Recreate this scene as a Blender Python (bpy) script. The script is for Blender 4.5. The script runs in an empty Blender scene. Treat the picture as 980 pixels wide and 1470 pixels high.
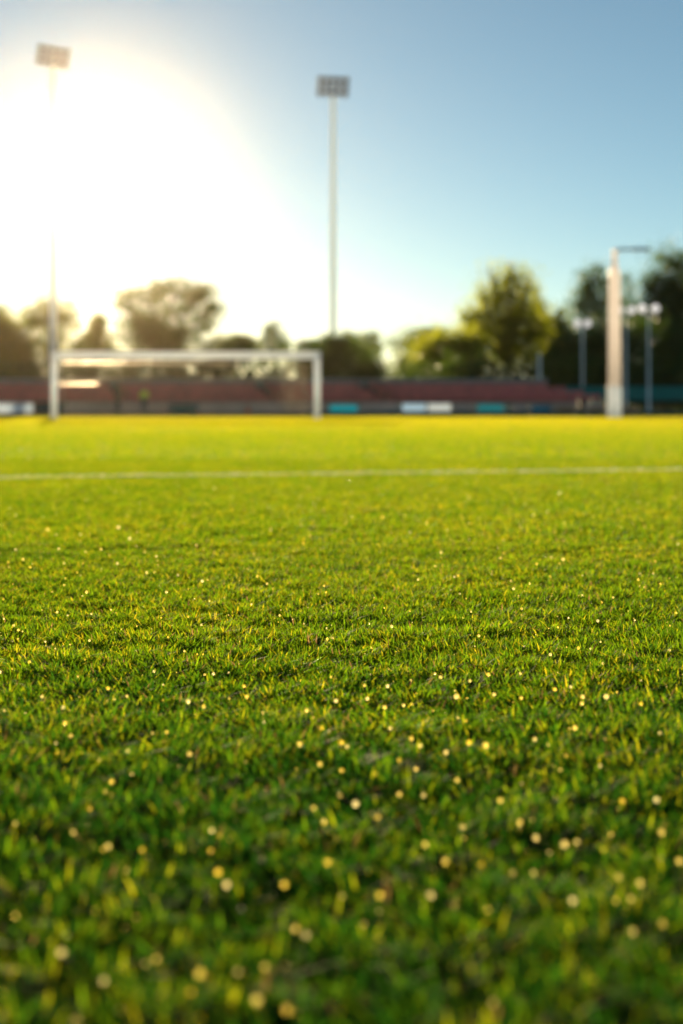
import bpy, bmesh, math, random
import numpy as np
from mathutils import Vector, Matrix, Quaternion

random.seed(7)
RNG = np.random.default_rng(11)
scene = bpy.context.scene
COL = scene.collection

# ------------------------------------------------------------------ camera geometry
CAM_H = 0.5
FPX = 2041.7          # focal length in photo pixels (50 mm on a 36 mm tall frame)
HOR = 582.0           # horizon row in the photo


def at(px, py, d):
    return Vector(((px - 490.0) / FPX * d, d, CAM_H + (HOR - py) / FPX * d))


def gx(px, d):
    return (px - 490.0) / FPX * d


# ------------------------------------------------------------------ materials
def new_mat(name):
    m = bpy.data.materials.new(name)
    m.use_nodes = True
    nt = m.node_tree
    for n in list(nt.nodes):
        nt.nodes.remove(n)
    out = nt.nodes.new('ShaderNodeOutputMaterial')
    return m, nt, out


def surf(name, col, rough=0.5, metal=0.0, var=0.18, scale=6.0, bump=0.0, spec=0.5):
    """painted / cast surface with a little procedural wear"""
    m, nt, out = new_mat(name)
    b = nt.nodes.new('ShaderNodeBsdfPrincipled')
    tc = nt.nodes.new('ShaderNodeTexCoord')
    no = nt.nodes.new('ShaderNodeTexNoise')
    no.inputs['Scale'].default_value = scale
    no.inputs['Detail'].default_value = 5
    nt.links.new(tc.outputs['Object'], no.inputs['Vector'])
    rp = nt.nodes.new('ShaderNodeValToRGB')
    lo = [c * (1 - var) for c in col]
    hi = [min(1, c * (1 + var)) for c in col]
    rp.color_ramp.elements[0].position = 0.3
    rp.color_ramp.elements[0].color = (*lo, 1)
    rp.color_ramp.elements[1].position = 0.7
    rp.color_ramp.elements[1].color = (*hi, 1)
    nt.links.new(no.outputs['Fac'], rp.inputs['Fac'])
    nt.links.new(rp.outputs['Color'], b.inputs['Base Color'])
    b.inputs['Roughness'].default_value = rough
    b.inputs['Metallic'].default_value = metal
    b.inputs['Specular IOR Level'].default_value = spec
    if bump:
        bp = nt.nodes.new('ShaderNodeBump')
        bp.inputs['Strength'].default_value = bump
        bp.inputs['Distance'].default_value = 0.02
        nt.links.new(no.outputs['Fac'], bp.inputs['Height'])
        nt.links.new(bp.outputs['Normal'], b.inputs['Normal'])
    nt.links.new(b.outputs['BSDF'], out.inputs['Surface'])
    return m


def leaf_mat(name, stops, tstops, trans=0.5, rough=0.45, spec=0.4):
    """thin leaf: reflects on one side, lets light through the other; colour varies with the 'tint' attribute"""
    m, nt, out = new_mat(name)
    at_ = nt.nodes.new('ShaderNodeAttribute')
    at_.attribute_name = 'tint'

    def ramp(st):
        r = nt.nodes.new('ShaderNodeValToRGB')
        el = r.color_ramp.elements
        while len(el) < len(st):
            el.new(0.5)
        for e, (p, c) in zip(el, st):
            e.position = p
            e.color = (*c, 1)
        nt.links.new(at_.outputs['Fac'], r.inputs['Fac'])
        return r
    r1, r2 = ramp(stops), ramp(tstops)
    b = nt.nodes.new('ShaderNodeBsdfPrincipled')
    wet = nt.nodes.new('ShaderNodeAttribute')
    wet.attribute_name = 'wet'
    for key, dry, wt in (('Roughness', rough, 0.36), ('Specular IOR Level', spec, 0.6)):
        mr = nt.nodes.new('ShaderNodeMapRange')
        mr.inputs['To Min'].default_value = dry
        mr.inputs['To Max'].default_value = wt
        nt.links.new(wet.outputs['Fac'], mr.inputs['Value'])
        nt.links.new(mr.outputs['Result'], b.inputs[key])
    nt.links.new(r1.outputs['Color'], b.inputs['Base Color'])
    t = nt.nodes.new('ShaderNodeBsdfTranslucent')
    nt.links.new(r2.outputs['Color'], t.inputs['Color'])
    mx = nt.nodes.new('ShaderNodeMixShader')
    mx.inputs['Fac'].default_value = trans
    nt.links.new(b.outputs['BSDF'], mx.inputs[1])
    nt.links.new(t.outputs['BSDF'], mx.inputs[2])
    nt.links.new(mx.outputs['Shader'], out.inputs['Surface'])
    return m


def shell(name, col, tcol, trans=0.5, rough=0.35):
    """thin-walled white plastic / glass-fibre shell that lets some light through"""
    m, nt, out = new_mat(name)
    tc = nt.nodes.new('ShaderNodeTexCoord')
    no = nt.nodes.new('ShaderNodeTexNoise')
    no.inputs['Scale'].default_value = 3
    no.inputs['Detail'].default_value = 5
    nt.links.new(tc.outputs['Object'], no.inputs['Vector'])
    rp = nt.nodes.new('ShaderNodeValToRGB')
    rp.color_ramp.elements[0].color = (*[c * 0.92 for c in col], 1)
    rp.color_ramp.elements[1].color = (*[min(1, c * 1.05) for c in col], 1)
    nt.links.new(no.outputs['Fac'], rp.inputs['Fac'])
    b = nt.nodes.new('ShaderNodeBsdfPrincipled')
    b.inputs['Roughness'].default_value = rough
    nt.links.new(rp.outputs['Color'], b.inputs['Base Color'])
    t = nt.nodes.new('ShaderNodeBsdfTranslucent')
    t.inputs['Color'].default_value = (*tcol, 1)
    mx = nt.nodes.new('ShaderNodeMixShader')
    mx.inputs['Fac'].default_value = trans
    nt.links.new(b.outputs['BSDF'], mx.inputs[1])
    nt.links.new(t.outputs['BSDF'], mx.inputs[2])
    nt.links.new(mx.outputs['Shader'], out.inputs['Surface'])
    return m


# grass: tint 0 .. 0.8 = dark to yellow green, 0.88 = straw, 1.0 = white line paint
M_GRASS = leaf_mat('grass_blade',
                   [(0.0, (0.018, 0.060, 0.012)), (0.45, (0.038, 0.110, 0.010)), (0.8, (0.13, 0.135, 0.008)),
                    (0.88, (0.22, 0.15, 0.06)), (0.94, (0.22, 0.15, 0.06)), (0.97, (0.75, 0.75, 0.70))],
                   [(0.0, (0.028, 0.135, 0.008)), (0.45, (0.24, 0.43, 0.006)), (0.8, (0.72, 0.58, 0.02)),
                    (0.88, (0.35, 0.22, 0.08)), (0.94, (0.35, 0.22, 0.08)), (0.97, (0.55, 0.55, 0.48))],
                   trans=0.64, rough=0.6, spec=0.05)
M_LEAF_DARK = leaf_mat('leaf_dark', [(0.0, (0.025, 0.058, 0.020)), (1.0, (0.055, 0.10, 0.025))],
                       [(0.0, (0.04, 0.10, 0.012)), (1.0, (0.16, 0.26, 0.02))], trans=0.5)
M_LEAF_MID = leaf_mat('leaf_mid', [(0.0, (0.035, 0.065, 0.016)), (1.0, (0.08, 0.115, 0.02))],
                      [(0.0, (0.10, 0.16, 0.012)), (1.0, (0.36, 0.42, 0.025))], trans=0.55)
M_LEAF_GOLD = leaf_mat('leaf_gold', [(0.0, (0.05, 0.07, 0.015)), (1.0, (0.12, 0.12, 0.02))],
                       [(0.0, (0.26, 0.36, 0.015)), (1.0, (0.66, 0.66, 0.03))], trans=0.65)
M_BARK = surf('bark', (0.085, 0.065, 0.05), 0.9, scale=14, var=0.4, bump=0.6)


M_WHITE = shell('white_plastic', (0.86, 0.86, 0.86), (0.86, 0.92, 1.0), 0.62)
M_STEEL = surf('bright_steel', (0.80, 0.56, 0.36), 0.48, metal=1.0, var=0.04)
M_GALV = surf('galvanised_steel', (0.62, 0.63, 0.64), 0.3, metal=1.0, var=0.06)
M_GREYMETAL = surf('grey_mast_paint', (0.84, 0.80, 0.74), 0.6, var=0.08)
M_MAST = shell('pale_mast_shell', (0.84, 0.87, 0.88), (0.78, 0.86, 0.92), 0.55, 0.7)
M_LAMPDARK = surf('lamp_housing', (0.03, 0.04, 0.042), 0.45, var=0.2)
M_LENS = surf('lamp_lens', (0.09, 0.10, 0.10), 0.25, var=0.1)
M_CONC = surf('concrete', (0.52, 0.46, 0.40), 0.85, scale=3, var=0.2, bump=0.3)
M_CONCD = surf('concrete_grey', (0.30, 0.27, 0.24), 0.9, scale=3, var=0.2)
M_STAIR = surf('stair_dark', (0.055, 0.055, 0.045), 0.8, var=0.2)
M_REDSTEP = surf('red_terrace_paint', (0.62, 0.20, 0.15), 0.8, scale=2, var=0.2)
M_REDWALL = surf('terrace_wall_paint', (0.66, 0.42, 0.33), 0.8, scale=0.5, var=0.25)
M_SEAT = surf('seat_red_plastic', (0.74, 0.15, 0.12), 0.5, scale=2, var=0.25)
M_GREENDK = surf('dark_green_paint', (0.03, 0.075, 0.055), 0.6, var=0.2)
M_TEALFENCE = shell('teal_windbreak', (0.04, 0.36, 0.32), (0.04, 0.42, 0.36), 0.5, 0.7)
M_PEACH = shell('peach_glass_fibre', (0.86, 0.76, 0.66), (0.96, 0.93, 0.95), 0.68)
M_ASPH = surf('track_asphalt', (0.045, 0.043, 0.040), 0.95, scale=8, var=0.2, spec=0.0)
M_SKIN = surf('skin', (0.50, 0.31, 0.22), 0.5, var=0.05)
M_HAIR = surf('hair', (0.05, 0.03, 0.02), 0.6)
M_HIVIS = surf('yellow_vest', (0.92, 0.90, 0.03), 0.7, var=0.06)
M_TROUS = surf('dark_trousers', (0.04, 0.045, 0.042), 0.8)
M_RUST = surf('brown_red_top', (0.16, 0.075, 0.06), 0.8)
M_ORANGE = surf('cone_orange', (0.75, 0.14, 0.03), 0.5, var=0.05)
M_BROWN = surf('brown_board', (0.10, 0.05, 0.03), 0.7)
M_NET = surf('net_cord', (0.75, 0.62, 0.45), 0.8, var=0.05)


# ------------------------------------------------------------------ helpers
def tag(o, label=None, cat=None, group=None, kind=None):
    if label: o['label'] = label
    if cat: o['category'] = cat
    if group: o['group'] = group
    if kind: o['kind'] = kind
    return o


def empty(name, loc, label=None, cat=None, group=None):
    o = bpy.data.objects.new(name, None)
    COL.objects.link(o)
    o.location = loc
    return tag(o, label, cat, group)


def link(name, me, mat, parent=None, loc=(0, 0, 0)):
    o = bpy.data.objects.new(name, me)
    COL.objects.link(o)
    if mat: me.materials.append(mat)
    o.location = loc
    if parent: o.parent = parent
    return o


class MB:
    def __init__(self):
        self.bm = bmesh.new()

    def box(self, c, s, rot=None, bevel=0.0):
        r = bmesh.ops.create_cube(self.bm, size=1.0)
        vs = r['verts']
        bmesh.ops.scale(self.bm, vec=Vector(s), verts=vs)
        if bevel:
            es = list({e for v in vs for e in v.link_edges})
            rb = bmesh.ops.bevel(self.bm, geom=es, offset=bevel, segments=2, affect='EDGES', profile=0.5)
            vs = list({v for f in rb['faces'] for v in f.verts} | {v for v in vs if v.is_valid})
        if rot is not None:
            bmesh.ops.rotate(self.bm, matrix=rot, verts=vs, cent=(0, 0, 0))
        bmesh.ops.translate(self.bm, vec=Vector(c), verts=vs)
        return self

    def tube(self, pts, rads, n=14, cap=True):
        """rounded tapered tube along a polyline"""
        pts = [Vector(p) for p in pts]
        if not hasattr(rads, '__len__'): rads = [rads] * len(pts)
        rings = []
        for i, p in enumerate(pts):
            a = pts[max(0, i - 1)]
            b = pts[min(len(pts) - 1, i + 1)]
            t = (b - a).normalized()
            up = Vector((0, 0, 1)) if abs(t.z) < 0.9 else Vector((1, 0, 0))
            u = t.cross(up).normalized()
            v = t.cross(u).normalized()
            rings.append([self.bm.verts.new(p + (u * math.cos(k * 2 * math.pi / n) + v * math.sin(k * 2 * math.pi / n)) * rads[i]) for k in range(n)])
        for r0, r1 in zip(rings, rings[1:]):
            for k in range(n):
                f = self.bm.faces.new((r0[k], r0[(k + 1) % n], r1[(k + 1) % n], r1[k]))
                f.smooth = True
        if cap:
            self.bm.faces.new(rings[0][::-1])
            self.bm.faces.new(rings[-1])
        return self

    def lathe(self, prof, n=20, c=(0, 0, 0)):
        c = Vector(c)
        rings = [[self.bm.verts.new(c + Vector((r * math.cos(k * 2 * math.pi / n), r * math.sin(k * 2 * math.pi / n), z))) for k in range(n)] for r, z in prof]
        for r0, r1 in zip(rings, rings[1:]):
            for k in range(n):
                f = self.bm.faces.new((r0[k], r0[(k + 1) % n], r1[(k + 1) % n], r1[k]))
                f.smooth = True
        self.bm.faces.new(rings[0][::-1])
        self.bm.faces.new(rings[-1])
        return self

    def prism(self, poly, y0, y1):
        """polygon in x,z pushed through from y0 to y1"""
        a = [self.bm.verts.new((x, y0, z)) for x, z in poly]
        b = [self.bm.verts.new((x, y1, z)) for x, z in poly]
        self.bm.faces.new(a)
        self.bm.faces.new(b[::-1])
        n = len(poly)
        for i in range(n):
            self.bm.faces.new((a[i], b[i], b[(i + 1) % n], a[(i + 1) % n]))
        return self

    def build(self, name, mat, parent=None, loc=(0, 0, 0)):
        bmesh.ops.recalc_face_normals(self.bm, faces=self.bm.faces)
        me = bpy.data.meshes.new(name)
        self.bm.to_mesh(me)
        self.bm.free()
        return link(name, me, mat, parent, loc)


def np_mesh(name, verts, loops, sizes, tint=None, smooth=True):
    me = bpy.data.meshes.new(name)
    me.vertices.add(len(verts))
    me.vertices.foreach_set('co', np.ascontiguousarray(verts, dtype=np.float32).ravel())
    me.loops.add(len(loops))
    me.loops.foreach_set('vertex_index', np.ascontiguousarray(loops, dtype=np.int32))
    starts = np.concatenate(([0], np.cumsum(sizes)[:-1])).astype(np.int32)
    me.polygons.add(len(sizes))
    me.polygons.foreach_set('loop_start', starts)
    if smooth:
        me.polygons.foreach_set('use_smooth', np.ones(len(sizes), dtype=bool))
    if tint is not None:
        a = me.attributes.new('tint', 'FLOAT', 'POINT')
        a.data.foreach_set('value', np.ascontiguousarray(tint, dtype=np.float32))
    me.update(calc_edges=True)
    return me


def vnoise(x, y, cell, seed):
    """value noise on a grid, 0..1"""
    r = np.random.default_rng(seed)
    tab = r.random((256, 256))
    u, v = x / cell, y / cell
    iu, iv = np.floor(u).astype(int), np.floor(v).astype(int)
    fu, fv = u - iu, v - iv
    fu, fv = fu * fu * (3 - 2 * fu), fv * fv * (3 - 2 * fv)
    g = lambda a, b: tab[a % 256, b % 256]
    return (g(iu, iv) * (1 - fu) + g(iu + 1, iv) * fu) * (1 - fv) + (g(iu, iv + 1) * (1 - fu) + g(iu + 1, iv + 1) * fu) * fv


# ------------------------------------------------------------------ sun, sky, camera
SUN_EL, SUN_AZ = math.radians(9.3), math.radians(-10.0)
SUN = Vector((math.sin(SUN_AZ) * math.cos(SUN_EL), math.cos(SUN_AZ) * math.cos(SUN_EL), math.sin(SUN_EL)))
w = bpy.data.worlds.new('World')
scene.world = w
w.use_nodes = True
wn = w.node_tree
bg = wn.nodes['Background']
sky = wn.nodes.new('ShaderNodeTexSky')
sky.sky_type = 'NISHITA'
sky.sun_disc = False
sky.sun_elevation = SUN_EL
sky.sun_rotation = SUN_AZ
sky.altitude = 50
sky.air_density = 0.7
sky.dust_density = 0.10
sky.ozone_density = 3.0
wb_ = wn.nodes.new('ShaderNodeMix')          # white balance of the evening sky
wb_.data_type = 'RGBA'
wb_.blend_type = 'MULTIPLY'
wb_.inputs[0].default_value = 1.0
wn.links.new(sky.outputs['Color'], wb_.inputs[6])
wb_.inputs[7].default_value = (1.05, 0.99, 0.74, 1)
wn.links.new(wb_.outputs[2], bg.inputs['Color'])
bg.inputs['Strength'].default_value = 0.06

sl = bpy.data.lights.new('sun', 'SUN')
sl.energy = 5.0
sl.angle = math.radians(0.5)
sl.color = (1.0, 0.76, 0.42)
so = bpy.data.objects.new('sun', sl)
COL.objects.link(so)
so.rotation_euler = (-SUN).to_track_quat('-Z', 'Y').to_euler()
so.location = SUN * 50

cd = bpy.data.cameras.new('camera')
cam = bpy.data.objects.new('camera', cd)
COL.objects.link(cam)
cam.location = (0, 0, CAM_H)
cam.rotation_euler = (math.radians(90), 0, 0)
cd.sensor_fit = 'VERTICAL'
cd.sensor_height = 36.0
cd.sensor_width = 24.0
cd.lens = 50.0
cd.shift_y = -(735.0 - HOR) / 1470.0
cd.clip_start = 0.05
cd.clip_end = 6000
cd.dof.use_dof = True
cd.dof.focus_distance = 2.95
cd.dof.aperture_fstop = 2.5
scene.camera = cam
vs = scene.view_settings
scene.display_settings.display_device = 'sRGB'
vs.view_transform = 'Standard'
vs.look = 'None'
vs.exposure = 1.22
vs.gamma = 1.0
vs.use_curve_mapping = False
scene.cycles.max_bounces = 8
scene.cycles.diffuse_bounces = 4
scene.cycles.glossy_bounces = 4
scene.cycles.transmission_bounces = 6
scene.cycles.volume_bounces = 0
scene.cycles.use_denoising = True
scene.cycles.sample_clamp_indirect = 60

# ------------------------------------------------------------------ haze
HX, HY0, HY1, HZ = 420.0, -120.0, 620.0, 31.0
hm, nt, out = new_mat('haze_air')
pv = nt.nodes.new('ShaderNodeVolumePrincipled')
pv.inputs['Color'].default_value = (1.0, 0.80, 0.54, 1)
pv.inputs['Density'].default_value = 0.000043
pv.inputs['Anisotropy'].default_value = 0.957
nt.links.new(pv.outputs['Volume'], out.inputs['Volume'])
hb = MB().box((0, (HY0 + HY1) / 2, (HZ - 1.2) / 2), (2 * HX, HY1 - HY0, HZ + 1.2)).build('haze', hm)
tag(hb, 'warm evening haze hanging over the whole pitch', 'haze', kind='stuff')

# ------------------------------------------------------------------ ground
gm, nt, out = new_mat('ground_soil')
b = nt.nodes.new('ShaderNodeBsdfPrincipled')
tc = nt.nodes.new('ShaderNodeTexCoord')
n1 = nt.nodes.new('ShaderNodeTexNoise')
n1.inputs['Scale'].default_value = 40
n1.inputs['Detail'].default_value = 8
rp = nt.nodes.new('ShaderNodeValToRGB')
rp.color_ramp.elements[0].color = (0.018, 0.030, 0.008, 1)
rp.color_ramp.elements[1].color = (0.05, 0.07, 0.016, 1)
nt.links.new(tc.outputs['Object'], n1.inputs['Vector'])
nt.links.new(n1.outputs['Fac'], rp.inputs['Fac'])
nt.links.new(rp.outputs['Color'], b.inputs['Base Color'])
b.inputs['Roughness'].default_value = 0.95
b.inputs['Specular IOR Level'].default_value = 0.1
nt.links.new(b.outputs['BSDF'], out.inputs['Surface'])
g = MB()
g.bm.faces.new([g.bm.verts.new(p) for p in ((-400, -100, 0), (400, -100, 0), (400, 600, 0), (-400, 600, 0))])
go = g.build('ground', gm)
tag(go, 'mown green turf ground of the football pitch', 'ground', kind='structure')
# running track / hard standing behind the goal line
g = MB()
g.bm.faces.new([g.bm.verts.new(p) for p in ((-90, 60.3, .004), (90, 60.3, .004), (90, 97.6, .004), (-90, 97.6, .004))])
tag(g.build('path', M_ASPH), 'dark hard standing between the pitch and the terrace', 'path', kind='structure')

# ------------------------------------------------------------------ the pitch line
LA = Vector((gx(10, 9.55), 9.55))      # two points of the line on the ground
LB = Vector((gx(980, 10.75), 10.75))
LD = (LB - LA).normalized()
LN = Vector((-LD.y, LD.x))
LW = 0.075
g = MB()
e0, e1 = LA - LD * 0.06, LB + LD * 6
lm = surf('line_paint', (0.72, 0.72, 0.66), 0.9, scale=30, var=0.25)
g.bm.faces.new([g.bm.verts.new((p.x, p.y, 0.004)) for p in (e0 - LN * LW, e1 - LN * LW, e1 + LN * LW, e0 + LN * LW)])
tag(g.build('pitch_line', lm), 'faded white line painted across the turf', 'pitch line', kind='structure')


# ------------------------------------------------------------------ grass
def blades(x, y, h, wd, seg, lean0, lean1, seed):
    r = np.random.default_rng(seed)
    n = len(x)
    hs = vnoise(x, y, 0.05, seed + 1) * 0.72 + vnoise(x, y, 0.24, seed + 2) * 0.28
    h = h * (0.66 + 0.66 * hs) * (0.6 + 0.65 * r.random(n) + 0.25 * (r.random(n) < 0.05))
    wd = wd * (0.55 + 0.95 * r.random(n) ** 1.3)
    # blades of a tuft lean the same way, with scatter
    ang = vnoise(x, y, 0.09, seed + 3) * 4 * math.pi + r.normal(0, 1.3, n)
    ln = h * (lean0 + (lean1 - lean0) * r.random(n) ** 1.2)
    face = ang + math.pi / 2 + r.normal(0, 0.7, n)
    dx, dy = np.cos(ang), np.sin(ang)
    sx, sy = np.cos(face), np.sin(face)
    z0 = np.full(n, -0.003)
    lit_yellow = r.random(n) < 0.24 + 0.25 * (vnoise(x, y, 0.13, seed + 6) - 0.5)  # yellow of sunlit tips painted on random clumps of blades
    tint = np.where(lit_yellow, 0.44 + 0.28 * r.random(n), 0.08 + 0.42 * r.random(n)) + 0.14 * (vnoise(x, y, 0.35, seed + 5) - 0.2)
    straw = r.random(n) < 0.02
    wet = r.random(n) < 0.0015
    ln = np.where(wet, h * (0.55 + 0.5 * r.random(n)), ln)
    tint += 0.05 * np.clip((y - 4) / 8, 0, 1) + 0.24 * np.clip((y - 18) / 22, 0, 1)      # low sun glare put into the tint: yellower with distance
    tint -= np.where(lit_yellow, 0.12, 0.36) * np.clip((3.0 - y) / 1.3, 0, 1)  # shade and lens falloff on the nearest turf painted into the tint
    tint = np.clip(tint, 0, 0.8)
    tint[straw] = 0.9
    # painted blades
    rel = (x - LA.x) * LN.x + (y - LA.y) * LN.y
    al = (x - e0.x) * LD.x + (y - e0.y) * LD.y
    pa = (np.abs(rel) < LW) & (al > 0) & (r.random(n) < 0.93)
    tint[pa] = 1.0
    if seg == 1:
        lv = [(0.0, 1.0), ]
    elif seg == 2:
        lv = [(0.0, 0.9), (0.5, 1.0)]
    else:
        lv = [(0.0, 0.8), (0.4, 1.0), (0.75, 0.72)]
    V = []
    for t, k in lv:
        off = ln * t ** 1.8
        cz = z0 + h * t * (1 - 0.18 * t * (ln / h))
        for s in (-1, 1):
            V.append(np.stack((x + dx * off + sx * wd * 0.5 * k * s, y + dy * off + sy * wd * 0.5 * k * s, cz), 1))
    V.append(np.stack((x + dx * ln, y + dy * ln, z0 + h * (1 - 0.18 * ln / h)), 1))
    m = len(V)
    verts = np.stack(V, 1).reshape(-1, 3)
    base = (np.arange(n) * m)[:, None]
    L, S = [], []
    pat = []
    sz = []
    for i in range(len(lv) - 1):
        pat += [2 * i, 2 * i + 1, 2 * i + 3, 2 * i + 2]
        sz.append(4)
    k = 2 * (len(lv) - 1)
    pat += [k, k + 1, m - 1]
    sz.append(3)
    loops = (base + np.array(pat)[None, :]).ravel()
    sizes = np.tile(np.array(sz), n)
    return verts, loops, sizes, np.repeat(tint, m), np.repeat(wet.astype(np.float32), m)


def field(y0, y1, dens, margin, seed, tuft=0, spread=0.01):
    r = np.random.default_rng(seed)
    ha = lambda yy: 0.243 * yy + margin
    wmax = ha(y1)
    area = 2 * wmax * (y1 - y0)
    n = int(area * dens / (tuft or 1))
    y = y0 + (y1 - y0) * r.random(n)
    x = (r.random(n) * 2 - 1) * wmax
    k = np.abs(x) < ha(y)
    x, y = x[k], y[k]
    if tuft:
        x = np.repeat(x, tuft)
        y = np.repeat(y, tuft)
        x = x + r.normal(0, spread, len(x))
        y = y + r.normal(0, spread, len(y))
    return x, y


packs = []
x, y = field(0.55, 2.2, 46000, 0.7, 1, tuft=9, spread=0.012)
packs.append(blades(x, y, 0.038, 0.0029, 3, 0.20, 1.5, 100))
x, y = field(2.2, 5.0, 42000, 0.7, 2, tuft=7, spread=0.010)
packs.append(blades(x, y, 0.029, 0.0027, 3, 0.20, 1.5, 100))
x, y = field(5.0, 13.0, 13000, 0.9, 3, tuft=5, spread=0.014)
packs.append(blades(x, y, 0.030, 0.0040, 2, 0.2, 1.4, 100))
x, y = field(13.0, 26.0, 1700, 1.2, 4, tuft=4, spread=0.018)
packs.append(blades(x, y, 0.034, 0.0085, 1, 0.1, 0.8, 100))
x, y = field(26.0, 60.2, 520, 1.5, 6, tuft=3, spread=0.02)
packs.append(blades(x, y, 0.038, 0.016, 1, 0.1, 0.8, 100))
off = 0
VV, LL, SS, TT, WW = [], [], [], [], []
for v, l, s, t, w_ in packs:
    WW.append(w_)
    VV.append(v); LL.append(l + off); SS.append(s); TT.append(t)
    off += len(v)
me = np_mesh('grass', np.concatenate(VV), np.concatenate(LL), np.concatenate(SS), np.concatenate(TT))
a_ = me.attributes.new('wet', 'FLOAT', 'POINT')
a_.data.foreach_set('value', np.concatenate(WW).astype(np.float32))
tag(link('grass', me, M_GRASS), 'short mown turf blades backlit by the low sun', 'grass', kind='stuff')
del VV, LL, SS, TT, packs

# ------------------------------------------------------------------ dew
dm, nt, out = new_mat('dew_water')  # water coloured gold: the sun glint is painted into the drops
gl = nt.nodes.new('ShaderNodeBsdfGlass')
gl.inputs['IOR'].default_value = 1.33
gl.inputs['Roughness'].default_value = 0.08
gl.inputs['Color'].default_value = (1, 0.93, 0.78, 1)
tl = nt.nodes.new('ShaderNodeBsdfTranslucent')
da = nt.nodes.new('ShaderNodeAttribute')
da.attribute_name = 'tint'
dr = nt.nodes.new('ShaderNodeValToRGB')
dr.color_ramp.elements[0].color = (1, 0.84, 0.10, 1)
dr.color_ramp.elements[1].color = (1, 0.97, 0.62, 1)
nt.links.new(da.outputs['Fac'], dr.inputs['Fac'])
nt.links.new(dr.outputs['Color'], tl.inputs['Color'])
mx = nt.nodes.new('ShaderNodeMixShader')
mx.inputs['Fac'].default_value = 0.65
nt.links.new(gl.outputs['BSDF'], mx.inputs[1])
nt.links.new(tl.outputs['BSDF'], mx.inputs[2])
nt.links.new(mx.outputs['Shader'], out.inputs['Surface'])
bmi = bmesh.new()
bmesh.ops.create_icosphere(bmi, subdivisions=2, radius=1.0)
bmi.verts.ensure_lookup_table()
IV = np.array([v.co[:] for v in bmi.verts])
IF = np.array([[v.index for v in f.verts] for f in bmi.faces])
bmi.free()
# drops seen catching the sun in the photo (column, row): stand on the turf at that place
SPARK = [(549, 742), (290, 692), (307, 700), (165, 706), (68, 760), (84, 788), (186, 773), (170, 757), (33, 803), (22, 789), (435, 780), (718, 801), (808, 803),
         (633, 793), (600, 832), (652, 828), (916, 832), (948, 838), (737, 845), (369, 827), (290, 834), (973, 781), (124, 850),
         (239, 1051), (354, 1000), (292, 1014), (462, 1045), (490, 1066), (498, 1072), (430, 1068), (459, 1097), (490, 1106), (539, 1111), (597, 1104),
         (656, 1120), (718, 1149), (746, 1180), (673, 1066), (697, 1070), (573, 1140), (510, 1154), (542, 1173), (470, 1238), (304, 1192), (302, 1221),
         (313, 1252), (325, 1270), (408, 1270), (424, 1333), (341, 1395), (287, 1398), (380, 1388), (204, 1220), (105, 1195), (160, 1122), (22, 1182),
         (690, 1241), (639, 1237), (810, 1212), (893, 1150), (942, 1148), (975, 1236), (919, 1268), (822, 1293), (884, 1293), (866, 1220), (700, 1306),
         (804, 1105), (825, 1045), (947, 1052), (632, 972), (655, 1000), (748, 1002), (709, 997), (527, 1003), (482, 1006), (523, 984), (475, 972),
         (819, 986), (836, 1000), (450, 1160), (465, 1180), (545, 1285), (610, 1212), (560, 1045), (590, 1060), (640, 1080), (870, 1000), (60, 1000),
         (6, 1020), (183, 1078), (155, 1215), (42, 950), (330, 1205), (440, 1020), (350, 985), (905, 1290), (835, 1010)]
rr = np.random.default_rng(5)
P, R = [], []
for px, py in SPARK:
    zt = 0.038
    d = (CAM_H - zt) * FPX / (py - HOR)
    P.append((gx(px, d), d, zt)); R.append((0.0014 + 0.0016 * rr.random() ** 2 + 0.0005 * d ** 0.85) * (0.7 + 0.6 * rr.random()))
for i in range(5000):
    d = 0.8 + 10.5 * rr.random() ** 2.0
    P.append(((rr.random() * 2 - 1) * (0.243 * d + 0.5), d, 0.014 + 0.02 * rr.random())); R.append(0.0006 + 0.0030 * rr.random() ** 4)
P, R = np.array(P), np.array(R)
V = (P[:, None, :] + IV[None] * R[:, None, None]).reshape(-1, 3)
F = (np.arange(len(P))[:, None, None] * len(IV) + IF[None]).reshape(-1)
me = np_mesh('dew', V, F, np.full(len(F) // 3, 3), np.repeat(rr.random(len(P)) ** 1.3, len(IV)))
tag(link('dew', me, dm), 'sparkling dew drops scattered over the turf', 'dew', kind='stuff')


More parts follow.
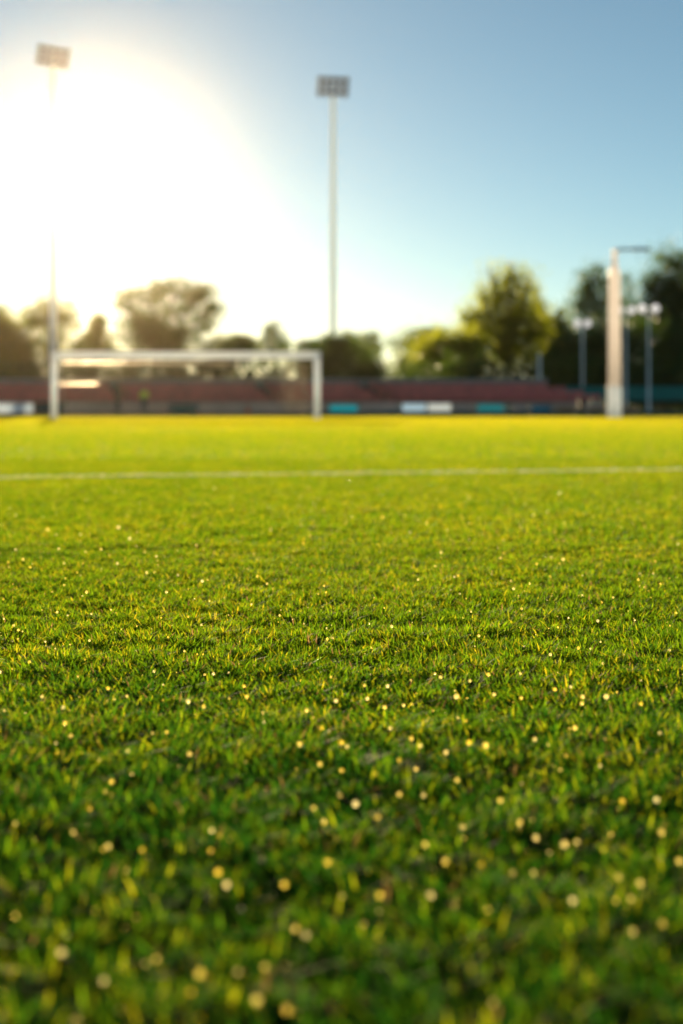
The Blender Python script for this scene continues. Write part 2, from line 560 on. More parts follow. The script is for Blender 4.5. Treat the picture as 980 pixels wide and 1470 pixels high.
# ------------------------------------------------------------------ trees
def leaf_cloud(blobs, n, size, seed, clump=0.55, per=34, edge=0.45):
    """blobs: (centre, radii, weight). Leaf-sized faces in clumps through the crown"""
    r = np.random.default_rng(seed)
    wts = np.array([b[2] * (b[1][0] * b[1][2]) for b in blobs])
    wts = wts / wts.sum()
    nc = max(4, n // per)
    idx = r.choice(len(blobs), nc, p=wts)
    C = np.array([b[0][:] for b in blobs])[idx]
    RR = np.array([b[1] for b in blobs])[idx]
    d = r.normal(size=(nc, 3))
    d /= np.linalg.norm(d, axis=1)[:, None]
    rad = r.random(nc) ** edge
    bump = 0.86 + 0.28 * r.random(nc)
    cc = C + d * RR * (rad * bump)[:, None]
    ct = r.random(nc)
    cs = clump * (0.5 + 1.0 * r.random(nc))
    pos = np.repeat(cc, per, 0) + r.normal(size=(nc * per, 3)) * np.repeat(cs, per)[:, None] * np.array([1, 1, 0.75])
    pos[:, 2] = np.maximum(pos[:, 2], 0.05)
    N = len(pos)
    a = r.normal(size=(N, 3)); a /= np.linalg.norm(a, axis=1)[:, None]
    b_ = np.cross(a, r.normal(size=(N, 3))); b_ /= np.linalg.norm(b_, axis=1)[:, None]
    s = size * (0.6 + 0.8 * r.random(N))[:, None]
    c_ = np.cross(a, b_)
    v = np.stack((pos - a * s, pos - b_ * s * 0.42 + c_ * s * 0.1, pos + a * s, pos + b_ * s * 0.42 + c_ * s * 0.1), 1).reshape(-1, 3)
    loops = np.arange(N * 4)
    t = np.clip(np.repeat(ct, per) * 0.7 + 0.3 * r.random(N), 0, 1)
    return np_mesh('crown', v, loops, np.full(N, 4), np.repeat(t, 4), smooth=False)


def tree(name, label, cat, d, blobs, n, mat, tx, seed, size=0.22, clump=0.55, group=None, trunk_r=0.28, tilt=0.0):
    wb = []
    s = d / FPX
    for bl in blobs:
        px, py, rx, ry = bl[:4]
        wt = bl[4] if len(bl) > 4 else 1.0
        c = at(px, py, d)
        c.y += random.uniform(-1, 1) * rx * s * 0.25
        wb.append((c, (rx * s, max(rx, ry * 0.6) * s * 0.8, ry * s), wt))
    bx = gx(tx, d)
    root = empty(name, (bx, d, 0), label, cat, group)
    o = Vector((bx, d, 0))
    me = leaf_cloud([(c - o, r_, w_) for c, r_, w_ in wb], int(n * 1.9), size * 0.68, seed, clump)
    link('crown', me, mat, root)
    mb = MB()
    top = max(c.z for c, _, _ in wb)
    low = min(c.z - r_[2] for c, r_, _ in wb)
    fork = max(1.2, min(top * 0.45, low + 0.8))
    mb.tube([(0, 0, -0.1), (0.05, 0, 0.35), (tilt * 0.3, 0.1, fork * 0.6), (tilt, 0, fork)], [trunk_r * 1.5, trunk_r, trunk_r * 0.85, trunk_r * 0.7], n=10)
    r = random.Random(seed)
    for c, r_, _ in wb:
        e = c - o
        st = Vector((tilt, 0, fork * 0.92))
        mid = st.lerp(e, 0.5) + Vector((r.uniform(-.3, .3), r.uniform(-.3, .3), 0.25))
        mb.tube([st, mid, e], [trunk_r * 0.55, trunk_r * 0.36, trunk_r * 0.14], n=7)
        for k in range(4):
            q = e + Vector((r.uniform(-1, 1) * r_[0], r.uniform(-1, 1) * r_[1], r.uniform(-.3, 1) * r_[2])) * 0.8
            mb.tube([mid.lerp(e, 0.6), q], [trunk_r * 0.2, trunk_r * 0.05], n=5)
    mb.build('trunk', M_BARK, root)
    return root


tree('leafy_tree', 'dense hazy tree cut off by the left edge of the view', 'tree', 124,
     [(-14, 500, 44, 55), (22, 512, 34, 52), (-4, 468, 26, 28), (34, 528, 30, 36)], 9000, M_LEAF_MID, 5, 21)
tree('leafy_tree', 'airy rounded tree with sky holes behind the left floodlight mast', 'tree', 142,
     [(70, 448, 32, 26, .8), (45, 458, 18, 26, .7), (98, 458, 18, 28, .6), (72, 492, 34, 26, .9)], 3300, M_LEAF_MID, 72, 22, clump=0.5)
tree('conifer_tree', 'low dark mound of a tree topped by a small pointed spire', 'tree', 128,
     [(136, 502, 34, 28), (141, 474, 9, 16, 1.5), (141.5, 462, 3.5, 10, 5)], 4200, M_LEAF_MID, 138, 23, size=0.18, clump=0.3)
tree('broad_tree', 'broad spreading tree with sunlit gaps in its crown behind the goal', 'tree', 136,
     [(180, 434, 22, 20, .8), (215, 424, 30, 17, .9), (250, 416, 26, 14, 1), (285, 424, 24, 17, 1.2), (303, 445, 15, 15, 1.2), (255, 446, 34, 18, .7), (292, 466, 20, 14, .8),
      (205, 476, 42, 36, 1.5), (250, 490, 45, 26, 1.5)], 9500, M_LEAF_DARK, 225, 24, clump=0.5, trunk_r=0.42)
tree('young_tree', 'small lone tree standing above the hedge left of the grey rooftop', 'tree', 132,
     [(394, 476, 13, 12), (384, 488, 9, 13), (406, 494, 11, 11), (393, 505, 16, 14)], 1500, M_LEAF_DARK, 394, 25, clump=0.32, size=0.17, trunk_r=0.14)
tree('round_bush', 'dark rounded bush at the foot of the tall central floodlight', 'bush', 113,
     [(480, 512, 34, 30), (478, 492, 14, 13), (452, 524, 30, 32), (514, 526, 34, 34), (540, 540, 16, 22)], 8000, M_LEAF_DARK, 485, 26, clump=0.35, size=0.17)
tree('feathery_tree', 'pale feathery tree just right of the central floodlight mast', 'tree', 146,
     [(512, 500, 24, 18, .6), (532, 502, 15, 22, .6), (500, 488, 12, 12, .3)], 1700, M_LEAF_MID, 520, 27, clump=0.5)
tree('feathery_tree', 'thin wispy tree glowing beside the bright gap in the treeline', 'tree', 150,
     [(584, 488, 24, 17, .5), (572, 500, 16, 18, .4), (600, 505, 20, 22, .8), (585, 530, 26, 20, 1)], 2000, M_LEAF_MID, 584, 28, clump=0.5)
tree('rounded_tree', 'low golden green rounded tree lit through by the sun', 'tree', 124,
     [(645, 500, 36, 32), (622, 514, 26, 28), (676, 500, 24, 30), (650, 530, 52, 32, 1.5)], 10500, M_LEAF_GOLD, 648, 29)
tree('tall_tree', 'tall yellow green tree with a ragged broad top', 'tree', 131,
     [(724, 418, 30, 26, .7), (710, 396, 9, 15, .6), (728, 392, 7, 14, .6), (743, 396, 9, 16, .6), (692, 420, 10, 14, .5), (757, 425, 10, 20, .6), (700, 445, 28, 28), (745, 450, 32, 34), (725, 490, 52, 44, 1.2), (768, 485, 24, 44, 1.0), (672, 458, 12, 20, .6), (684, 480, 22, 24, .8), (786, 462, 9, 26, .6), (760, 404, 5, 16, .4), (700, 384, 4, 10, .3), (735, 380, 5, 12, .4)], 11500, M_LEAF_GOLD, 728, 30, trunk_r=0.38)
tree('slender_tree', 'slender upright tree rising close behind the tall yellow green one', 'tree', 138,
     [(770, 425, 6, 22), (772, 460, 11, 30), (785, 480, 12, 26)], 1700, M_LEAF_MID, 774, 31, clump=0.35, trunk_r=0.16)
tree('poplar_tree', 'loose poplar with feathery tips left of the thick peach mast', 'tree', 142,
     [(838, 408, 6, 24, .7), (856, 396, 7, 22, .8), (866, 408, 6, 24, .6), (847, 418, 6, 20, .6), (828, 430, 6, 20, .5), (848, 440, 24, 26, .7), (872, 425, 9, 30, .7), (832, 462, 16, 20, .5), (868, 462, 22, 22, .7), (898, 425, 12, 30, .6), (906, 460, 16, 24)], 4600, M_LEAF_DARK, 855, 32, clump=0.5)
tree('poplar_tree', 'tallest dark tree at the right edge of the view', 'tree', 126,
     [(957, 374, 7, 24, .9), (968, 392, 7, 22, .7), (978, 380, 7, 28, .8), (944, 390, 6, 20, .5), (930, 405, 8, 18, .5), (938, 410, 22, 26), (968, 425, 32, 34), (935, 455, 28, 34), (975, 470, 34, 50), (1010, 430, 34, 70)], 12000, M_LEAF_DARK, 962, 33, trunk_r=0.36)
tree('round_bush', 'dark thicket of branches behind the left twin globe lamp', 'bush', 122,
     [(815, 505, 30, 32), (850, 498, 34, 34), (800, 530, 34, 30), (850, 530, 42, 34)], 8500, M_LEAF_DARK, 830, 34)
tree('round_bush', 'dark tall thicket behind the right twin globe lamp', 'bush', 119,
     [(900, 495, 34, 38), (940, 500, 40, 42), (985, 510, 40, 42), (920, 530, 50, 34), (1030, 500, 40, 50), (885, 566, 44, 26, 1.4), (935, 566, 44, 26, 1.4), (985, 566, 44, 26, 1.4), (1035, 566, 44, 26, 1.4)], 18000, M_LEAF_DARK, 930, 35)

tree('rounded_tree', 'low spreading tree filling the skyline between broad tree and small lone tree', 'tree', 134,
     [(335, 492, 22, 12), (352, 500, 24, 14), (320, 505, 24, 20)], 3000, M_LEAF_MID, 338, 36, clump=0.35, trunk_r=0.2)
tree('feathery_tree', 'thin feathery tree rising behind the low golden tree on its left', 'tree', 140,
     [(618, 482, 16, 16, .6), (606, 498, 16, 20, .8), (632, 478, 10, 12, .5)], 1700, M_LEAF_MID, 614, 37, clump=0.45, trunk_r=0.18)
tree('leafy_tree', 'loose leafy tree between the tall yellow green tree and the dark poplars', 'tree', 136,
     [(800, 478, 16, 26, .8), (790, 500, 18, 24, 1), (812, 495, 16, 26, 1), (802, 452, 7, 16, .5)], 3400, M_LEAF_MID, 800, 38, clump=0.4, trunk_r=0.2)
# long hedge behind the terrace
prof = [(-80, 512), (60, 512), (110, 500), (160, 490), (230, 488), (300, 482), (340, 486), (370, 491), (430, 493), (470, 500), (530, 518), (552, 538), (566, 540), (590, 512), (700, 508), (800, 502), (1060, 505)]
bl = []
px = -80.0
while px < 1060:
    py = np.interp(px, [p[0] for p in prof], [p[1] for p in prof])
    d = 110
    s = d / FPX
    topz = at(px, py, d).z
    bl.append((Vector((gx(px, d), random.uniform(-.5, .5), topz * 0.46)), (18 * s, 0.9, topz * 0.52), 1.0))
    px += 15
hr = empty('hedge', (0, 110, 0), 'long dark hedge running behind the whole red terrace', 'hedge')
link('foliage', leaf_cloud(bl, 62000, 0.15, 40, clump=0.35, edge=0.5), M_LEAF_DARK, hr)
mb = MB()
for i in range(60):
    hx = gx(-70, 110) + i * 1.0
    mb.tube([(hx, 0, -0.05), (hx + random.uniform(-.2, .2), random.uniform(-.3, .3), 2.6)], [0.06, 0.03], n=6)
mb.build('stem', M_BARK, hr)

# ------------------------------------------------------------------ far building
bd = empty('flat_roofed_building', (gx(452, 165), 165, 0), 'grey flat roofed building mostly hidden behind the dark bush', 'building')
mb = MB().box((0, 2.5, 3.9), (3.6, 5, 7.8)).build('wall', M_CONCD, bd)
r_ = MB().box((0, 2.5, 7.95), (4.0, 5.4, 0.3), bevel=0.03).build('roof', M_CONCD, bd)
for sx in (-1, 1):
    f = MB().box((sx * 0.9, -0.03, 6.4), (0.9, 0.06, 1.1), bevel=0.01).build('window', M_GREYMETAL, bd)
    MB().box((sx * 0.9, -0.065, 6.4), (0.74, 0.02, 0.94)).build('pane', M_LENS, f)


# ------------------------------------------------------------------ floodlight masts
def floodlight(px, toppy, d, label, yaw, roll, base_r=0.30):
    root = empty('floodlight_mast', (gx(px, d), d, 0), label, 'floodlight', 'floodlight masts beside the ground')
    topz = at(px, toppy, d).z
    h = topz
    MB().lathe([(base_r * 1.7, 0), (base_r * 1.7, 0.12), (base_r, 0.14), (base_r * 0.9, h * 0.45), (0.20, h - 1.75), (0.08, h - 1.6), (0.06, h - 0.1)], n=16).build('pole', M_MAST, root)
    hd = MB()
    rot = Matrix.Rotation(roll, 3, 'Y') @ Matrix.Rotation(yaw, 3, 'Z')
    W, H = 2.75, 1.75
    for k in (-1, 0, 1):
        hd.box(rot @ Vector((0, 0, k * H / 3)), (W * 0.96, 0.09, 0.16), rot)
    for k in (-1, 0, 1):
        hd.box(rot @ Vector((k * W * 0.4, 0.095, 0)), (0.07, 0.08, H + 0.1), rot)
    head = hd.build('lamp_frame', M_LAMPDARK, root, (0, 0, h - H / 2 + 0.1))
    for i in range(5):
        for j in range(3):
            c = rot @ Vector(((i - 2) * W / 5, -0.14, (j - 1) * H / 3))
            tl = rot @ Matrix.Rotation(math.radians(-22), 3, 'X')
            lm_ = MB()
            prof_ = [(0.05, 0.34), (0.13, 0.30), (0.24, 0.16), (0.272, 0.0), (0.272, -0.04)]
            lm_.lathe(prof_, n=14)
            q = tl @ Matrix.Rotation(math.radians(-90), 3, 'X')
            bmesh.ops.rotate(lm_.bm, matrix=q, verts=lm_.bm.verts, cent=(0, 0, 0))
            bmesh.ops.translate(lm_.bm, vec=c, verts=lm_.bm.verts)
            lp = lm_.build('floodlight_lamp', M_LAMPDARK, root, (0, 0, h - H / 2 + 0.1))
            ln_ = MB().lathe([(0.235, -0.012), (0.235, 0.0)], n=14)
            bmesh.ops.rotate(ln_.bm, matrix=q, verts=ln_.bm.verts, cent=(0, 0, 0))
            bmesh.ops.translate(ln_.bm, vec=c + q @ Vector((0, 0, -0.045)), verts=ln_.bm.verts)
            ln_.build('lens', M_LENS, lp)
    return root


floodlight(76, 68, 118, 'floodlight mast at the left, half lost in the sun glare', math.radians(8), math.radians(8))
floodlight(478, 111, 118, 'tall central floodlight mast rising behind the dark round bush', math.radians(-8), math.radians(4), 0.27)

# ------------------------------------------------------------------ goal
GD = 52.0
gl_ = empty('football_goal', (gx(267, GD), GD, 0), 'white football goal with a thick crossbar on the far goal line', 'goal')
GX0, GX1 = gx(77.5, GD) - gl_.location.x, gx(455, GD) - gl_.location.x
GZ = at(0, 510, GD).z
pr = 0.125
for gxp in (GX0, GX1):
    MB().tube([(gxp, 0, -0.05), (gxp, 0, GZ - 0.02)], pr, n=18).build('goal_post', M_WHITE, gl_)
MB().tube([(GX0 - pr, 0, GZ), (GX0 - pr + .03, 0, GZ), (GX1 + pr - .03, 0, GZ), (GX1 + pr, 0, GZ)], [pr * .85, pr + 0.02, pr + 0.02, pr * .85], n=18).build('crossbar', M_WHITE, gl_)
# steel bars that carry the net
tl_ = Matrix.Rotation(math.radians(5.0), 3, 'X')
MB().box((0, 0, 0), (6.6, 0.12, 0.05), tl_, bevel=0.02).build('net_bar', M_STEEL, gl_, (GX0 + 3.45, 0.9, GZ - 0.27))
MB().box((0, 0, 0), (1.46, 0.12, 0.05), tl_, bevel=0.02).build('net_bar', M_STEEL, gl_, (GX0 + 0.83, 0.16, 1.27))
for gxp in (GX0, GX1):
    MB().tube([(gxp, 0.1, GZ - 0.05), (gxp, 0.9, GZ - 0.2), (gxp, 1.9, 0.03)], 0.02, n=8).build('net_stay', M_GALV, gl_)
nb = MB()
sp = 0.16


def netpt(u, v):
    # v: 0 at the top rear bar .. 1 on the ground
    return Vector((GX0 + u * (GX1 - GX0), 0.9 + v * 1.0, (GZ - 0.24) * (1 - v) + 0.03 * v - 0.10 * math.sin(math.pi * v)))


nu, nv = 60, 14
for i in range(nu + 1):
    nb.tube([netpt(i / nu, v / 6) for v in range(7)], 0.0025, n=3, cap=False)
for j in range(nv + 1):
    nb.tube([netpt(u / 12, j / nv) for u in range(13)], 0.0025, n=3, cap=False)
# slack net gathered up near the right post
for k in range(26):
    u0 = 0.86 + 0.10 * random.random()
    a_ = random.random() * 6
    nb.tube([netpt(u0 + 0.015 * math.sin(a_ + q * 1.3), q / 8) + Vector((0, -0.25 * random.random(), 0)) for q in range(8)], 0.006, n=4, cap=False)
nb.build('net', M_NET, gl_)

# ------------------------------------------------------------------ terrace
TD = 98.0
tr = empty('terrace_stand', (0, TD, 0), 'low terrace stand with rows of red seats across the far end', 'stand')
XL = gx(-90, TD)
rows = 4
Z0, RISE, DEP = 0.72, 0.28, 0.8
ends = [gx(868, TD), gx(846, TD), gx(822, TD), gx(796, TD)]
MB().box(((XL + ends[0]) / 2, 0.1, Z0 / 2), (ends[0] - XL, 0.2, Z0), bevel=0.02).build('front_wall', M_REDWALL, tr)
mb = MB()
for k in range(rows):
    zt = Z0 - 0.02 + k * RISE
    mb.box(((XL + ends[k]) / 2, 0.203 + k * DEP + DEP / 2, zt / 2), (ends[k] - XL, DEP - 0.004, zt))
mb.build('terrace_steps', M_REDSTEP, tr)
bw = MB().box(((XL + ends[3]) / 2, 0.2 + rows * DEP + 0.12, 1.16), (ends[3] - XL, 0.2, 2.32), bevel=0.02).build('back_wall', M_CONCD, tr)
MB().box(((XL + ends[3]) / 2, 0.2 + rows * DEP + 0.12, 2.36), (ends[3] - XL + 0.1, 0.28, 0.075), bevel=0.015).build('coping', M_CONC, bw)
# slanting flights of stairs between the seat blocks: (column at the top, column at the foot)
flights = [(150, 176), (364, 400), (518, 560)]


def gap(k):
    return [(gx(a + (b_ - a) * (1 - (k + 0.5) / rows) - 8, TD), gx(a + (b_ - a) * (1 - (k + 0.5) / rows) + 8, TD)) for a, b_ in flights]


def seat_row(x0, x1, k):
    m = MB()
    n = max(1, int((x1 - x0) / 0.5))
    p = (x1 - x0) / n
    zb = Z0 + k * RISE
    yb = 0.2 + k * DEP
    tiltm = Matrix.Rotation(math.radians(-10), 3, 'X')
    for i in range(n):
        xc = x0 + (i + 0.5) * p
        m.box((xc, yb + 0.40, zb + 0.20), (p * 0.86, 0.36, 0.05), bevel=0.015)
        m.box((xc, yb + 0.60, zb + 0.36), (p * 0.86, 0.05, 0.34), tiltm, bevel=0.015)
    for i in range(0, n + 1, 3):
        m.box((x0 + min(i * p, x1 - x0 - .04) + 0.02, yb + 0.44, zb + 0.085), (0.04, 0.3, 0.17))
    return m.build('seat_row', M_SEAT, tr)


for k in range(rows):
    cur = XL + 0.1
    for (a, b_) in gap(k) + [(ends[k] - 0.1, None)]:
        if a - cur > 0.6:
            seat_row(cur, a, k)
        cur = b_
for a, b_ in flights:
    st = MB()
    n = 9
    for i in range(n):
        t = (i + 0.5) / n
        xc = gx(b_ + (a - b_) * t, TD)
        yc = 0.22 + t * rows * DEP
        zt = 0.2 + t * (Z0 + rows * RISE - 0.12)
        st.box((xc, yc - 0.12, zt / 2 + 0.01), (0.95, rows * DEP / n + 0.02 + 0.002 * i, zt))
    s_ = st.build('stair', M_STAIR, tr)
    rl = MB()
    for sx in (-0.46, 0.46):
        p0 = Vector((gx(b_, TD) + sx, 0.0, 0.2 + 0.85))
        p1 = Vector((gx(a, TD) + sx, rows * DEP, Z0 + rows * RISE + 0.75))
        rl.tube([p0, p1], 0.035, n=8)
        for t in (0.02, 0.35, 0.68, 0.98):
            q = p0.lerp(p1, t)
            rl.tube([q, q - Vector((0, 0, 0.85))], 0.028, n=6)
    rl.build('handrail', M_STAIR, s_)

# ------------------------------------------------------------------ advertising boards by the touchline
BD = 62.0


def board(p0, p1, top, label, panels, d=BD, base=M_GREENDK, name='advertising_board', cat='board', group='boards along the far edge of the pitch'):
    x0, x1 = gx(p0, d), gx(p1, d)
    xc = (x0 + x1) / 2
    W = x1 - x0
    root = empty(name, (xc, d, 0), label, cat, group)
    zt = at(0, top, d).z
    zb = 0.14
    fm = MB()
    for zz in (zb + 0.02, zt - 0.02):
        fm.box((0, 0, zz), (W, 0.06, 0.04), bevel=0.008)
    for sx in [-W / 2 + 0.02, W / 2 - 0.02] + [gx(p_[0], d) - xc for p_ in panels[1:]]:
        fm.box((sx, 0.0, (zt + zb) / 2), (0.04, 0.05, zt - zb - 0.082))
    f = fm.build('board_frame', base, root)
    for (a, b_, mt) in panels:
        xa, xb = gx(a, d) - xc + 0.03, gx(b_, d) - xc - 0.03
        MB().box(((xa + xb) / 2, -0.045, (zt + zb) / 2), (xb - xa, 0.012, (zt - zb) - 0.03), bevel=0.003).build('panel', mt, f)
    for sx in (-W * 0.4, W * 0.4):
        mbx = MB().box((sx, 0.0, 0.07), (0.07, 0.07, 0.138))
        mbx.box((sx, 0.02, 0.016), (0.09, 0.5, 0.03), bevel=0.006)
        mbx.build('foot', M_STAIR, root)
    return root


P_WHITE = shell('panel_pale_blue', (0.70, 0.76, 0.82), (0.72, 0.80, 0.92), 0.5, 0.4)
P_ICE = shell('panel_ice_blue', (0.58, 0.70, 0.84), (0.58, 0.74, 0.95), 0.5, 0.4)
P_CYAN = shell('panel_cyan', (0.02, 0.45, 0.50), (0.03, 0.55, 0.75), 0.5, 0.4)
P_SKY = shell('panel_sky', (0.10, 0.42, 0.52), (0.10, 0.42, 0.52), 0.5, 0.4)
P_BLUE = shell('panel_blue', (0.06, 0.20, 0.32), (0.06, 0.20, 0.32), 0.5, 0.4)
P_TEAL = shell('panel_teal', (0.035, 0.15, 0.14), (0.035, 0.15, 0.14), 0.2, 0.4)
P_DKTEAL = shell('panel_dark_teal', (0.035, 0.075, 0.09), (0.035, 0.075, 0.09), 0.2, 0.4)
P_BEIGE = shell('panel_beige', (0.34, 0.20, 0.11), (0.30, 0.17, 0.08), 0.12, 0.4)
board(-24, 94, 577.5, 'long board with a pale grey blue panel beside the left goal post', [(-20, 48, P_WHITE), (49, 91, P_DKTEAL)])
board(241, 285, 580, 'small dull green board behind the middle of the goal', [(243, 283, P_TEAL)])
board(470, 516, 580, 'bright turquoise board just right of the goal', [(472, 514, P_CYAN)])
board(574, 650, 578, 'wide pale ice blue board right of the stairs', [(576, 612, P_ICE), (613, 648, P_WHITE)])
board(682, 736, 579, 'sky blue and teal board below the green sign', [(684, 724, P_SKY), (725, 734, P_TEAL)])
board(760, 793, 581, 'short deep blue board at the end of the terrace', [(762, 791, P_BLUE)])
board(796, 829, 583, 'tan board between the deep blue board and the brown post', [(798, 827, P_BEIGE)])
board(842, 916, 584, 'long tan board passing behind the thick peach mast', [(844, 868, P_BEIGE), (869, 914, P_BEIGE)])
# low green rail along the right half
rr_ = empty('low_barrier', (gx(715, 61.2), 61.2, 0), 'low dark green barrier rail along the edge of the turf', 'barrier')
xa, xb = gx(440, 61.2) - rr_.location.x, gx(1010, 61.2) - rr_.location.x
MB().box(((xa + xb) / 2, 0, 0.15), (xb - xa, 0.05, 0.2), bevel=0.01).build('rail', M_GREENDK, rr_)
for i in range(12):
    MB().box((xa + 0.1 + (xb - xa - 0.2) * i / 11, 0.05, 0.12), (0.06, 0.05, 0.24)).build('post', M_STAIR, rr_)

bp = empty('bollard', (gx(835, 61.8), 61.8, 0), 'dark brown square post between the two tan boards', 'post')
MB().box((0, 0, 0.36), (0.26, 0.26, 0.72), bevel=0.02).build('shaft', M_BROWN, bp)
MB().lathe([(0.19, 0.72), (0.19, 0.76), (0.03, 0.86)], n=4).build('cap', M_BROWN, bp)

# teal windbreak fence on the right
fd = 106.0
fr = empty('windbreak_fence', (gx(900, fd), fd, 0), 'teal windbreak fence with bare mesh below on the right', 'fence')
xa, xb = gx(796, fd) - fr.location.x, gx(1040, fd) - fr.location.x
nseg = 5
zt = at(0, 555, fd).z
MB().box(((xa + xb) / 2, -0.05, (zt + 0.85) / 2 + 0.02), (xb - xa, 0.02, zt - 0.86)).build('windbreak_sheet', M_TEALFENCE, fr)
for i in range(nseg + 1):
    MB().tube([(xa + (xb - xa) * i / nseg, 0.03, -0.05), (xa + (xb - xa) * i / nseg, 0.03, zt + 0.05)], 0.05, n=8).build('fence_post', M_GREENDK, fr)
mm = MB()
for i in range(int((xb - xa) / 0.12)):
    x_ = xa + i * 0.12
    mm.tube([(x_, 0, 0.05), (x_, 0, 0.9)], 0.006, n=3, cap=False)
for j in range(8):
    mm.tube([(xa, 0.014, 0.05 + j * 0.12), (xb, 0.014, 0.05 + j * 0.12)], 0.006, n=3, cap=False)
mm.build('wire_mesh', M_GREENDK, fr)

# green sign above the back wall
sd = 103.0
sg = empty('sign_board', (gx(727, sd), sd, 0), 'small mint green sign standing above the red seats', 'sign')
z0, z1 = at(0, 569, sd).z, at(0, 555, sd).z
P_MINT = shell('sign_mint', (0.05, 0.34, 0.20), (0.05, 0.34, 0.20), 0.5, 0.4)
P_PALE = shell('sign_pale', (0.35, 0.5, 0.42), (0.35, 0.5, 0.42), 0.5, 0.4)
f = MB().box((0, -0.9, (z0 + z1) / 2), (1.8, 0.06, z1 - z0), bevel=0.015).build('board_frame', P_MINT, sg)
MB().box((-0.45, -0.935, (z0 + z1) / 2), (0.5, 0.012, (z1 - z0) * 0.5)).build('panel', P_PALE, f)
for sx in (-0.6, 0.6):
    MB().tube([(sx, -0.84, 1.4), (sx, -0.84, z1 - 0.05)], 0.03, n=8).build('leg', M_GALV, sg)

# ------------------------------------------------------------------ poles and lamps on the right
up = empty('utility_pole', (gx(774, 107.5), 107.5, 0), 'thin grey pole with a pale sleeve behind the end of the terrace', 'pole')
MB().lathe([(0.16, 0), (0.14, 2.2), (0.10, 4.4), (0.08, 4.5)], n=12).build('pole', M_GREYMETAL, up)
MB().lathe([(0.20, 1.2), (0.24, 1.22), (0.24, 2.2), (0.20, 2.25)], n=14).build('sleeve', M_PEACH, up)

MD = 58.0
ms = empty('lighting_mast', (gx(882, MD), MD, 0), 'thick peach coloured mast with a short arm at its top', 'mast')
zN = at(0, 388, MD).z
zT = at(0, 358, MD).z
MB().lathe([(0.262, 1.30), (0.245, 4.0), (0.225, zN - 0.3), (0.20, zN), (0.12, zN + 0.22)], n=22).build('shaft', M_PEACH, ms)
MB().lathe([(0.115, zN + 0.21), (0.105, zT - 0.05), (0.06, zT + 0.02)], n=16).build('neck', M_PEACH, ms)
MB().lathe([(0.31, -0.03), (0.30, 0.1), (0.28, 1.26), (0.268, 1.298)], n=22).build('sleeve', M_WHITE, ms)
ar = MB().tube([(0.02, 0, zT - 0.08), (0.22, 0, zT), (0.75, 0, zT + 0.01)], [0.07, 0.065, 0.06], n=12).build('arm', M_GREYMETAL, ms)
MB().box((1.08, 0, zT + 0.005), (0.72, 0.3, 0.15), bevel=0.05).build('lamp_head', M_GREYMETAL, ar)


def globe_lamp(px, toppy, d, spread, label):
    root = empty('globe_lamp', (gx(px, d), d, 0), label, 'lamp post', 'twin globe lamp posts by the fence')
    z = at(0, toppy, d).z
    MB().lathe([(0.17, 0), (0.17, 0.25), (0.10, 0.3), (0.085, z * 0.5), (0.065, z - 0.1)], n=12).build('pole', M_GREYMETAL, root)
    MB().tube([(-spread, 0, z - 0.12), (-spread * .8, 0, z - 0.2), (spread * .8, 0, z - 0.2), (spread, 0, z - 0.12)], 0.04, n=8).build('arm', M_GREYMETAL, root)
    for sx in (-spread, spread):
        g_ = MB()
        pf = [(0.06, -0.14), (0.10, -0.12)] + [(0.28 * math.cos(a), 0.13 + 0.28 * math.sin(a)) for a in np.linspace(-1.15, 1.5, 10)]
        g_.lathe(pf, n=18, c=(sx, 0, z + 0.02))
        g_.build('globe', M_GLOBE, root)
    return root


M_GLOBE = shell('globe_opal', (0.85, 0.85, 0.85), (0.88, 0.88, 0.92), 0.55, 0.15)
for n_ in M_GLOBE.node_tree.nodes:          # weak glow added to brighten globes standing in tree shade
    if n_.type == 'BSDF_PRINCIPLED':
        n_.inputs['Emission Color'].default_value = (1.0, 0.92, 0.82, 1)
        n_.inputs['Emission Strength'].default_value = 0.4
globe_lamp(836, 467, 108, 0.38, 'twin globe lamp post left of the peach mast')
globe_lamp(931, 446, 96, 0.45, 'twin globe lamp post nearest the right edge of the view')
globe_lamp(898, 448, 104, 0.42, 'twin globe lamp post partly hidden by the peach mast')

# ------------------------------------------------------------------ people
def skinned(name, joints, edges, mat, parent=None, loc=(0, 0, 0), root=0, sub=2):
    me = bpy.data.meshes.new(name)
    me.from_pydata([j[:3] for j in joints], edges, [])
    o = link(name, me, mat, parent, loc)
    sk = o.modifiers.new('skin', 'SKIN')
    sk.use_smooth_shade = True
    lay = me.skin_vertices[0].data
    for i, j in enumerate(joints):
        r = j[3]
        lay[i].radius = (r, r) if not hasattr(r, '__len__') else r
        lay[i].use_root = (i == root)
    ss = o.modifiers.new('smooth', 'SUBSURF')
    ss.levels = ss.render_levels = sub
    return o


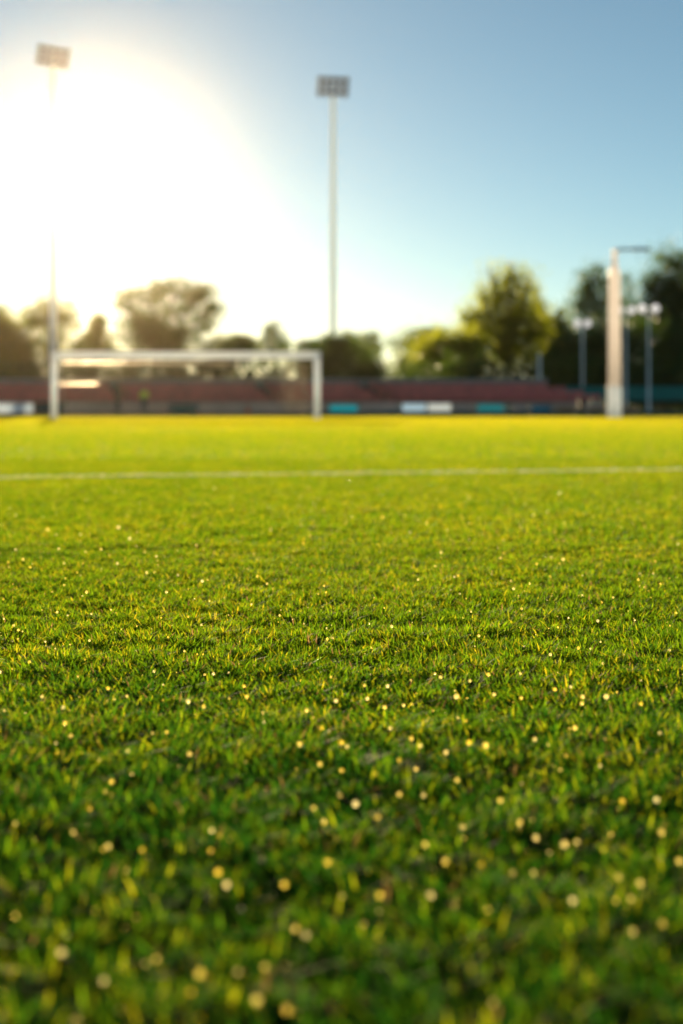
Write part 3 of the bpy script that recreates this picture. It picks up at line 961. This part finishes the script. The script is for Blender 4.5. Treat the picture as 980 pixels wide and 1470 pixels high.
def person(px, d, hgt, label, top, legs, turn, arm):
    root = empty('person', (gx(px, d), d, 0), label, 'person')
    root.rotation_euler = (0, 0, turn)
    k = hgt / 1.75
    J = [(0, 0, .93, .13), (0, 0, 1.15, .125), (0, 0, 1.36, .15), (0, 0, 1.48, .065), (0, -.01, 1.56, .075), (0, -.015, 1.66, .085), (0, -.005, 1.73, .05),
         (.19, 0, 1.40, .06), (.26, .02, 1.13, .045), (.24, -.10 - arm, .93 + arm, .035), (.23, -.13 - arm * 1.2, .86 + arm * 1.1, .03),
         (-.19, 0, 1.40, .06), (-.27, .03, 1.13, .045), (-.25, -.07, .90, .035), (-.245, -.09, .82, .03),
         (.10, 0, .86, .095), (.12, -.02, .50, .062), (.13, .02, .10, .042), (.14, -.16, .03, .03),
         (-.10, 0, .86, .095), (-.13, -.03, .50, .062), (-.14, .03, .10, .042), (-.16, -.15, .03, .03), (0, -.105, 1.635, .015)]
    E = [(0, 1), (1, 2), (2, 3), (3, 4), (4, 5), (5, 6), (2, 7), (7, 8), (8, 9), (9, 10), (2, 11), (11, 12), (12, 13), (13, 14), (0, 15), (15, 16), (16, 17), (17, 18),
         (0, 19), (19, 20), (20, 21), (21, 22), (5, 23)]
    sc = lambda L, g_=0.0: [(a * k, b_ * k, c * k, (r + g_) * k) for a, b_, c, r in L]
    skinned('body', sc(J), E, M_SKIN, root)
    skinned('shirt', sc([J[0], J[1], J[2], (0, 0, 1.45, .07), J[7], J[8], (J[9][0], J[9][1] + .02, J[9][2] + .03, J[9][3]), J[11], J[12], (J[13][0], J[13][1], J[13][2] + .03, J[13][3])], .022),
            [(0, 1), (1, 2), (2, 3), (2, 4), (4, 5), (5, 6), (2, 7), (7, 8), (8, 9)], top, root)
    skinned('trousers', sc([(0, 0, .95, .125), J[15], J[16], (.13, .02, .13, .05), J[19], J[20], (-.14, .03, .13, .05)], .018),
            [(0, 1), (1, 2), (2, 3), (0, 4), (4, 5), (5, 6)], legs, root)
    skinned('hair', sc([(0, .03, 1.60, .06), (0, .02, 1.69, .085), (0, -.01, 1.745, .055)], .008), [(0, 1), (1, 2)], M_HAIR, root)
    for sx in (-1, 1):
        MB().box((sx * .14 * k, -.09 * k, .035 * k), (.10 * k, .27 * k, .08 * k), bevel=.025 * k).build('shoe', M_TROUS, root)
    return root


person(207, 94, 1.72, 'person in a bright yellow vest and dark trousers behind the goal', M_HIVIS, M_TROUS, 0.25, 0.1)
person(169, 96, 1.50, 'person in dull brownish red top standing left of the yellow vest', M_RUST, M_TROUS, -0.5, 0.0)

# orange cone near the terrace
cn = empty('traffic_cone', (gx(356, 88), 88, 0.004), 'small orange cone on the hard standing below the terrace', 'cone')
MB().box((0, 0, 0.02), (0.42, 0.42, 0.04), bevel=0.012).build('base', M_ORANGE, cn)
MB().lathe([(0.16, 0.04), (0.155, 0.06), (0.03, 0.52), (0.025, 0.54)], n=18).build('cone_body', M_ORANGE, cn)
